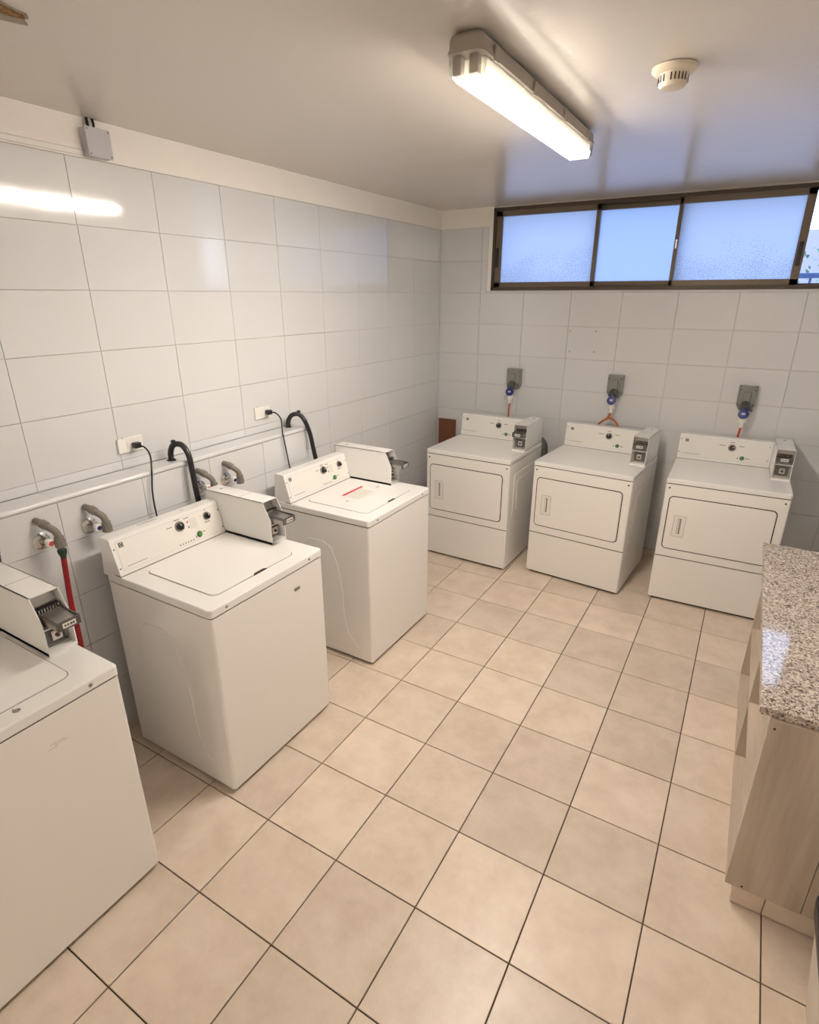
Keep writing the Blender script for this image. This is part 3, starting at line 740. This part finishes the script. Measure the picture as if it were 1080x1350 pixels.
def dryer(label, x, y, rot, slide, knob_turn):
    W, D, H = 0.733, 0.70, 0.930
    t = thing('dryer', label, 'dryer', (x, y, 0), rot, 'coin operated dryers under the window')
    b = new(); prism(b, rrect(-W / 2 + 0.022, W / 2 - 0.022, 0.022, D - 0.022, 0.01), 'z', 0.0, 0.028); obj('base_shade', b, 'gap', t)  # dark slab standing in for the shade below the dryer
    b = new(); prism(b, rrect(-W / 2, W / 2, 0.014, D, 0.004, 3), 'z', 0.022, 0.8905); obj('body', b, 'enamel_front', t)
    b = new(); prism(b, rrect(-W / 2, W / 2, 0.0, 0.024, 0.010, 3), 'z', 0.3575, 0.8905); obj('front_panel', b, 'enamel_front', t)
    b = new(); box(b, -W / 2 + 0.003, W / 2 - 0.003, 0.006, 0.02, 0.34, 0.36); obj('toe_gap', b, 'gap', t)
    b = new(); prism(b, rrect(-W / 2, W / 2, 0.0, 0.024, 0.010, 3), 'z', 0.020, 0.3495); obj('toe_panel', b, 'enamel_front', t)
    b = new(); prism(b, rrect(-W / 2 + 0.004, W / 2 - 0.004, 0.004, D - 0.004, 0.010, 3), 'z', 0.890, 0.898); obj('top_seam', b, 'gap', t)
    b = new(); prism(b, rrect(-W / 2 - 0.002, W / 2 + 0.002, -0.003, D, 0.014, 4), 'z', 0.898, H, 0.007, 3); obj('top_panel', b, 'enamel', t)
    for s in (-1, 1):
        for (y0, y1, z0, z1) in ((0.10, 0.60, 0.42, 0.80), (0.16, 0.54, 0.48, 0.74)):
            b = new(); xs0 = s * W / 2
            prism(b, rrect(y0, y1, z0, z1, 0.03), 'x', xs0 - s * 0.001, xs0 + s * (0.004 if y0 < 0.12 else 0.007), 0.0032, 2); obj('side_relief', b, 'enamel_front', t)
    F0 = face_matrix(0.0, 0.0, 0.0, 1.0)
    for xx in (-0.340, 0.340): screw(t, xx, 0.864, F0, 0.0065, 'print')
    b = new(); prism(b, rrect(-0.333, 0.313, 0.415, 0.809, 0.031), 'z', 0, 0.0012, mtx=F0); obj('door_gap', b, 'gap', t)
    b = new(); prism(b, rrect(-0.3265, 0.3065, 0.4215, 0.8025, 0.025), 'z', 0, 0.009, 0.005, 3, mtx=F0); door = obj('door', b, 'enamel_front', t)
    b = new(); prism(b, rrect(-0.281, -0.205, 0.518, 0.674, 0.005), 'z', 0.008, 0.0095, mtx=F0); obj('handle_edge', b, 'seam', door)
    b = new(); prism(b, rrect(-0.279, -0.207, 0.520, 0.672, 0.004), 'z', 0.008, 0.0105, 0.001, 1, mtx=F0); obj('handle_plate', b, 'plastic_white', door)
    b = new(); prism(b, rrect(-0.252, -0.231, 0.542, 0.655, 0.003), 'z', 0.010, 0.0112, mtx=F0); obj('handle_slot', b, 'seam', door)
    b = new(); prism(b, rrect(-0.249, -0.242, 0.545, 0.652, 0.002), 'z', 0.0105, 0.0165, 0.002, 2, mtx=F0); obj('handle_lip', b, 'plastic_white', door)
    # console
    CB, CT = (0.600, H), (0.635, 1.110)
    b = new(); prism(b, [CB, CT, (0.643, 1.114), (0.692, 1.114), (0.698, 0.92), (0.60, 0.92)], 'x', -W / 2 + 0.004, 0.250); con = obj('console', b, 'enamel', t)
    b = new(); box(b, -W / 2 + 0.002, 0.252, 0.597, 0.62, H - 0.001, H + 0.003); obj('console_seam', b, 'seam', con)
    Fc = face_matrix(*CB, *CT)
    b = new(); prism(b, rrect(-0.345, 0.240, 0.022, 0.172, 0.010), 'z', 0, 0.0006, mtx=Fc); obj('plate_edge', b, 'print_pale', con)
    b = new(); prism(b, rrect(-0.3442, 0.2392, 0.0228, 0.1712, 0.0095), 'z', 0, 0.0010, mtx=Fc); obj('face_plate', b, 'plastic_white', con)
    logo(con, -0.312, 0.142, Fc)
    knob(con, -0.006, 0.118, 0.027, Fc, knob_turn); button(con, 0.070, 0.050, Fc)
    for xx, yy in ((-0.352, 0.150), (-0.352, 0.050), (0.230, 0.150), (0.230, 0.050)): screw(con, xx, yy, Fc, 0.004)
    b = new()
    flat(b, -0.330, -0.210, 0.042, 0.044, Fc, 0.0004, 0.001)
    words(b, -0.090, 0.128, Fc, (0.014, 0.010, 0.012), 0.0045, z=0.001); words(b, -0.022, 0.155, Fc, (0.014, 0.012), 0.004, z=0.001); words(b, 0.040, 0.132, Fc, (0.018, 0.012), 0.0045, z=0.001)
    flat(b, 0.038, 0.044, 0.042, 0.053, Fc, 0.0004, 0.001); words(b, 0.092, 0.048, Fc, (0.024,), 0.004, z=0.001)
    obj('print', b, 'print', con)['kind'] = 'stuff'
    coin_box(t, 0.252, 0.362, [(0.300, H), (0.322, 1.140), (0.690, 1.140), (0.690, H)], 1.036, slide)
    return t
d1 = dryer('white front loading dryer in the corner with a foil duct elbow behind it', 0.757, -0.930, math.radians(-1.2), 0.055, 0.1)
b = new(); tube(b, [(0.28, 0.69, 0.60), (0.350, 0.735, 0.74), (0.372, 0.745, 0.86), (0.34, 0.74, 0.93), (0.28, 0.73, 0.945)], 0.034, 16, 7, 0.05); obj('exhaust_duct', b, 'duct', d1)
dryer('white front loading dryer in the middle with a forked orange cable above', 1.639, -0.858, math.radians(-4.4), 0.012, 0.0)
dryer('white front loading dryer partly hidden by the granite counter', 2.571, -0.778, math.radians(1.6), 0.0, -1.1)

# ------------------------------------------------------------------ wall outlets and cords of the washers
def outlet(label, y0, y1, z0, z1, py):
    t = thing('wall_outlet', label, 'outlet', (0.0, (y0 + y1) / 2, (z0 + z1) / 2), 0, 'outlets on the left wall')
    w, h = (y1 - y0) / 2, (z1 - z0) / 2
    b = new(); box(b, 0.0, 0.012, -w, w, -h, h, 0.004, 3); obj('cover_plate', b, 'plastic_white', t)
    b = new(); box(b, 0.012, 0.015, -0.022, 0.030, -0.022, 0.022, 0.002); obj('socket_insert', b, 'plastic_white', t)
    b = new(); lathe(b, [(0.003, 0), (0.003, 0.003)], 8, T(0.004, -0.034, h) ); obj('screw', b, 'seam', t)
    return t
outlet('white wall outlet above the middle washer, black plug in it', -3.315, -3.182, 1.382, 1.454, 0)
outlet('white wall outlet above the far washer, black plug in it', -2.410, -2.281, 1.387, 1.462, 0)
def cord(label, y, z, pts):
    t = thing('power_cord', label, 'power cord', (0.015, y, z), 0, 'black power cords of the washers')
    b = new(); box(b, 0.001, 0.034, -0.017, 0.017, -0.014, 0.014, 0.005, 3); obj('plug', b, 'black', t)
    b = new(); tube(b, [(p[0] - 0.015, p[1] - y, p[2] - z) for p in pts], 0.0042, 8, 8); obj('cable', b, 'black', t)
cord('black power cord hanging from the outlet above the middle washer', -3.232, 1.414,
     [(0.045, -3.232, 1.414), (0.075, -3.220, 1.405), (0.115, -3.225, 1.37), (0.150, -3.255, 1.30), (0.158, -3.275, 1.20), (0.165, -3.278, 1.08), (0.19, -3.275, 0.95), (0.225, -3.27, 0.90)])
cord('black power cord hanging from the outlet above the far washer', -2.316, 1.424,
     [(0.045, -2.316, 1.424), (0.075, -2.300, 1.42), (0.12, -2.305, 1.385), (0.152, -2.335, 1.315), (0.158, -2.322, 1.20), (0.163, -2.306, 1.08), (0.19, -2.30, 0.95), (0.225, -2.30, 0.90)])

# ------------------------------------------------------------------ drain hoses
def drain(label, y, pts):
    t = thing('drain_hose', label, 'drain hose', (0.07, y, LEDGE_Z), 0, 'black drain hoses')
    q = [(p[0] - 0.07, p[1] - y, p[2] - LEDGE_Z) for p in pts]
    b = new(); tube(b, q, 0.0145, 12, 14, 0.05); obj('hose', b, 'black', t)
    b = new(); lathe(b, [(0.022, 0.001), (0.022, 0.004), (0.017, 0.008)], 18, T(*q[0]) @ T(0, 0, -q[0][2])); obj('collar', b, 'black', t)
    top = max(q, key=lambda p: p[2])
    b = new(); box(b, top[0] - 0.009, top[0] + 0.009, top[1] - 0.009, top[1] + 0.009, top[2] + 0.008, top[2] + 0.026, 0.003); obj('hook', b, 'black', t)
drain('black corrugated drain hose arching over the ledge behind the middle washer', -3.070,
      [(0.062, -3.072, 1.302), (0.064, -3.072, 1.345), (0.085, -3.064, 1.385), (0.125, -3.045, 1.385), (0.160, -3.040, 1.335), (0.178, -3.045, 1.25), (0.186, -3.045, 1.15), (0.192, -3.040, 1.05), (0.21, -3.04, 0.93)])
drain('black corrugated drain hose arching over the end of the ledge behind the far washer', -2.170,
      [(0.045, -2.165, 1.302), (0.05, -2.165, 1.345), (0.075, -2.155, 1.383), (0.115, -2.135, 1.388), (0.155, -2.128, 1.350), (0.178, -2.110, 1.26), (0.185, -2.095, 1.16), (0.192, -2.078, 1.06), (0.21, -2.07, 0.93)])
drain('black drain hose at the left edge behind the nearest washer', -4.060,
      [(0.062, -4.062, 1.302), (0.064, -4.060, 1.345), (0.085, -4.03, 1.385), (0.125, -4.00, 1.38), (0.160, -3.985, 1.33), (0.178, -3.985, 1.25), (0.186, -3.995, 1.15), (0.192, -4.01, 1.05), (0.20, -4.03, 0.93)])

# ------------------------------------------------------------------ water taps
def tap(label, y, zc, mark, dy=0.035):
    X = LEDGE_X
    t = thing('water_tap', label, 'tap', (X, y, zc), 0, 'taps on the pipe ledge')
    b = new(); lathe(b, [(0.036, 0.0), (0.036, 0.004), (0.026, 0.010), (0.014, 0.012)], 24, RY90); obj('flange', b, 'chrome', t)
    b = new(); tube(b, [(0.008, 0, 0), (0.055, 0.004, 0.004)], 0.010, 12, 0); obj('stem', b, 'chrome', t)
    b = new(); box(b, 0.050, 0.074, -0.012, 0.018, -0.016, 0.022, 0.006, 3); obj('handle', b, 'plastic_white', t)
    b = new(); lathe(b, [(0.010, 0.0), (0.010, 0.002)], 14, T(0.0738, 0.003, 0.003) @ RY90); obj('colour_dot', b, mark, t)
    z1 = 0.092
    P = [(0.001, -0.004, z1), (0.030, 0.004, z1 - 0.006), (0.052, 0.014, z1 - 0.022), (0.070, dy - 0.006, z1 - 0.042), (0.078, dy, z1 - 0.068), (0.078, dy, z1 - 0.088), (0.078, dy, z1 - 0.098)]
    b = new(); tube(b, P, 0.0145, 14, 6); obj('pipe', b, 'pvc', t)
    for (i, j) in ((1, 2), (4, 5)):
        b = new(); p, q = Vector(P[i]), Vector(P[j]); tube(b, [p, p.lerp(q, 0.9)], 0.0185, 14, 0); obj('coupling', b, 'pvc', t)
    b = new(); e = Vector(P[-1]); tube(b, [e + Vector((0, 0, 0.012)), e + Vector((0, 0, -0.016))], 0.0215, 8, 0); obj('nut', b, 'pvc', t)
tap('tap with a red dot and grey elbow pipe beside the nearest washer', -3.805, 1.140, 'red_print')
tap('tap with a blue dot and grey elbow pipe just left of the middle washer', -3.597, 1.136, 'blue')
tap('tap half hidden behind the black drain hose of the middle washer', -2.985, 1.144, 'red_print')
tap('tap with a grey elbow pipe between the middle and the far washer', -2.803, 1.140, 'blue')
t = thing('fill_hose', 'red rubber fill hose hanging from the tap beside the nearest washer', 'hose', (0.215, -3.770, 1.086))
b = new(); lathe(b, [(0.018, 0.020), (0.018, 0.006), (0.012, -0.010), (0.011, -0.02)], 12); obj('hose_nut', b, 'green_nut', t)
b = new(); tube(b, [(0, 0, -0.012), (-0.008, -0.004, -0.12), (-0.015, -0.008, -0.25), (-0.02, -0.006, -0.42), (-0.022, -0.02, -0.58), (-0.02, -0.09, -0.70), (-0.015, -0.25, -0.62), (-0.01, -0.40, -0.40)], 0.0112, 12, 8); obj('hose', b, 'red_hose', t)

# ------------------------------------------------------------------ dryer sockets
def socket(label, x, cable, branches, zc=1.415):
    t = thing('industrial_socket', label, 'socket', (x, 0.0, zc), 0, 'grey industrial sockets above the dryers')
    b = new()
    pr = [(-0.060, 0.086), (0.060, 0.086), (0.060, -0.050), (0.040, -0.088), (-0.040, -0.088), (-0.060, -0.050)]
    prism(b, [(p[0], p[1]) for p in pr], 'y', 0.0, -0.062, 0.010, 3); obj('housing', b, 'socket_grey', t)
    Ms = T(0.0, -0.060, -0.040) @ Matrix.Rotation(math.radians(118), 4, 'X')      # inlet points down and out
    b = new(); box(b, -0.024, 0.024, -0.078, -0.060, -0.055, 0.050, 0.008); obj('front_rib', b, 'socket_grey', t)
    for sx in (-1, 1):
        for z in (0.062, -0.048):
            b = new(); lathe(b, [(0.005, 0), (0.005, 0.002)], 10, T(sx * 0.046, -0.0605, z) @ RX90); obj('screw', b, 'black', t)
    b = new(); lathe(b, [(0.030, 0.0), (0.032, 0.020), (0.032, 0.055)], 24, Ms); obj('inlet', b, 'socket_dark', t)
    # blue hinged cap resting on the plug
    K = T(0.0, -0.118, -0.105) @ Matrix.Rotation(math.radians(72), 4, 'X')
    b = new(); lathe(b, [(0.034, -0.010), (0.036, 0.0), (0.034, 0.010), (0.024, 0.013)], 28, K); box(b, -0.013, 0.013, 0.020, 0.062, -0.006, 0.006, 0.004, mtx=K); c = obj('cap', b, 'blue', t)
    b = new(); box(b, -0.012, 0.012, -0.008, 0.008, 0.0125, 0.0142, 0.0005, mtx=K); obj('cap_label', b, 'box_grey', c)
    b = new(); box(b, 0.03, 0.052, -0.118, -0.098, -0.082, -0.070, 0.003); obj('cap_lever', b, 'socket_dark', t)
    b = new(); tube(b, [(0, -0.085, -0.085), (0, -0.100, -0.135), (0, -0.104, -0.165)], 0.027, 18, 0); tube(b, [(0, -0.104, -0.165), (0, -0.106, -0.205)], 0.016, 16, 0); tube(b, [(0, -0.102, -0.150), (0, -0.104, -0.168)], 0.031, 18, 0)
    obj('plug', b, 'plastic_white', t)
    for br in branches:
        b = new(); tube(b, br, 0.0075, 10, 8); obj('cable', b, cable, t)
socket('grey wall socket with a blue cap above the corner dryer', 0.772, 'orange', [[(0, -0.106, -0.20), (-0.004, -0.105, -0.28), (-0.006, -0.10, -0.40), (-0.004, -0.09, -0.60)]])
socket('grey wall socket with a blue cap and forked orange cable above the middle dryer', 1.640, 'orange',
       [[(0, -0.106, -0.20), (-0.008, -0.106, -0.235), (-0.03, -0.108, -0.262), (-0.07, -0.108, -0.295), (-0.095, -0.105, -0.34), (-0.11, -0.09, -0.45)],
        [(-0.018, -0.112, -0.255), (0.010, -0.110, -0.250), (0.050, -0.108, -0.275), (0.078, -0.106, -0.32), (0.085, -0.10, -0.40), (0.07, -0.09, -0.5)]])
socket('grey wall socket with a blue cap and red cable above the dryer by the counter', 2.575, 'red_cable', [[(0, -0.106, -0.20), (-0.003, -0.092, -0.24), (-0.006, -0.062, -0.285), (-0.008, -0.045, -0.36), (-0.006, -0.040, -0.55)]], 1.398)

# brown board in the corner
b = new(); box(b, 0.028, 0.205, -0.034, -0.012, 0.0, 0.985, 0.002)
tag(obj('wooden_board', b, 'wood_board'), 'narrow reddish brown board standing in the corner behind the dryer', 'board')

# ------------------------------------------------------------------ shelf cabinet with granite top
t = thing('shelf_cabinet', 'pale oak open shelf cabinet under the granite counter', 'cabinet', (2.828, -2.335, 0.0))
CX = 0.60; y0, y1 = -0.705, 0.705; PT = 0.018
b = new(); prism(b, [(0.0, 0.088), (0.231, 0.088), (0.231, 0.834), (0.0, 0.834)], 'y', y0, y0 + PT); obj('end_panel', b, 'wood_v', t)
b = new(); prism(b, [(0.234, 0.088), (CX, 0.088), (CX, 0.834), (0.234, 0.834)], 'y', y0 + 0.001, y0 + PT); obj('end_panel', b, 'wood_v', t)
b = new(); box(b, 0, CX, y1 - PT, y1, 0.088, 0.834); obj('end_panel', b, 'wood_v', t)
b = new(); box(b, 0.001, CX, -0.009, 0.009, 0.106, 0.834); obj('divider', b, 'wood_v', t)
b = new(); box(b, 0.0005, CX, y0 + PT, y1 - PT, 0.088, 0.106); obj('bottom_board', b, 'wood_h', t)
for (a, c) in ((y0 + PT, -0.009), (0.009, y1 - PT)):
    b = new(); box(b, 0.002, CX, a, c, 0.388, 0.406); obj('shelf', b, 'wood_h', t)
b = new(); box(b, 0.36, 0.366, y0 + PT, y1 - PT, 0.106, 0.834); obj('back_board', b, 'wood_v', t)
for (x, z) in ((0.016, 0.80), (0.052, 0.10)):
    b = new(); lathe(b, [(0.004, 0), (0.004, 0.001)], 10, T(x, y0, z) @ RX90); obj('screw_cap', b, 'gap', t)
pl = new(); box(pl, 0.034, CX, y0 + 0.011, y1 - 0.03, 0.0, 0.088); p_o = obj('plinth', pl, 'floor_grout', t)
def plinth_tile(orient, u0, u1, v0, v1, d):
    me = tile_mesh(orient, u1 - u0 - 0.003, v1 - v0 - 0.002, 'floor_tile')
    o = bpy.data.objects.new('plinth_tile', me); COL.objects.link(o); o.parent = p_o
    u, v = (u0 + u1) / 2, (v0 + v1) / 2
    o.location = {'x': (d, u, v), 'y': (u, d, v)}[orient]
for (u0, u1) in ((0.027, 0.130), (0.130, 0.49), (0.49, CX)): plinth_tile('y', u0, u1, 0.002, 0.088, y0 + 0.005)
for k in range(4):
    me = tile_mesh('x', 0.342, 0.084, 'floor_tile'); o = bpy.data.objects.new('plinth_tile', me); COL.objects.link(o); o.parent = p_o
    o.location = (0.0335, y0 + 0.006 + 0.1725 + k * 0.345, 0.045); o.rotation_euler = (0, 0, PI)
b = new(); box(b, 2.793, RW - 0.002, -3.032, -1.532, 0.8345, 0.8655, 0.003, 2)
tag(obj('granite_counter', b, 'granite'), 'polished speckled grey brown granite counter slab on the cabinet', 'counter')

# ------------------------------------------------------------------ bin at the right edge
t = thing('waste_bin', 'white plastic bin with a black liner at the lower right edge', 'bin', (3.225, -3.395, 0.0))
b = new(); prism(b, rrect(-0.140, 0.140, -0.150, 0.150, 0.03), 'z', 0.0, 0.385, scale1=(1.35, 1.16)); obj('body', b, 'bin', t)
b = new(); prism(b, rrect(-0.192, 0.192, -0.176, 0.176, 0.035), 'z', 0.348, 0.408, scale1=(1.03, 1.03), bev=0.008); obj('liner', b, 'black', t)

# ------------------------------------------------------------------ outside the window
b = new(); box(b, -8, 14, 0.4, 16, -0.4, -0.2); struct('ground_outside', b, 'ground', 'paved ground outside the window')
t = thing('railing', 'blue grey metal railing outside the open window', 'railing', (3.0, 1.2, 1.6))
b = new(); box(b, -1.2, 2.5, -0.02, 0.02, 0.635, 0.675, 0.004); obj('rail', b, 'rail', t)
b = new(); box(b, -1.2, 2.5, -0.02, 0.02, -0.1, -0.06, 0.004); obj('rail', b, 'rail', t)
for k in range(30):
    x = -1.15 + k * 0.125
    b = new(); box(b, x - 0.009, x + 0.009, -0.009, 0.009, -1.8, 0.84 if k % 2 else 0.64); obj('baluster', b, 'rail', t)
b = new(); box(b, -2.5, 8.0, 9.0, 12.0, -0.2, 3.25); h = obj('building', b, 'house'); tag(h, 'pale rendered house wall behind the shrub outside', 'building')
t = thing('shrub', 'green leafy shrub beyond the railing outside the window', 'shrub', (3.20, 2.6, -0.2))
b = new(); tube(b, [(0, 0, 0), (0.03, 0.02, 1.2), (-0.05, 0.05, 2.3)], 0.03, 8, 4)
for k in range(7):
    a = k * 0.9; tube(b, [(0, 0.03, 1.0 + 0.15 * k), (0.25 * math.cos(a), 0.25 * math.sin(a), 1.4 + 0.15 * k), (0.45 * math.cos(a), 0.4 * math.sin(a), 1.7 + 0.15 * k)], 0.01, 6, 3)
obj('stem', b, 'bark', t)
b = new()
for k in range(700):
    a = random.uniform(0, 2 * PI); r = 0.62 * math.sqrt(random.random()); z = random.uniform(1.1, 2.78)
    L = random.uniform(0.04, 0.075)
    mt = T(r * math.cos(a), r * math.sin(a), z) @ Matrix.Rotation(random.uniform(0, 6.3), 4, 'Z') @ Matrix.Rotation(random.uniform(-1, 1), 4, 'X')
    vv = [b.verts.new(mt @ Vector(p)) for p in ((0, 0, 0), (0.35 * L, 0.5 * L, 0.1 * L), (0, L * 1.2, 0), (-0.35 * L, 0.5 * L, 0.1 * L))]
    b.faces.new(vv)
lv = obj('foliage', b, 'leaf', t); lv['kind'] = 'stuff'
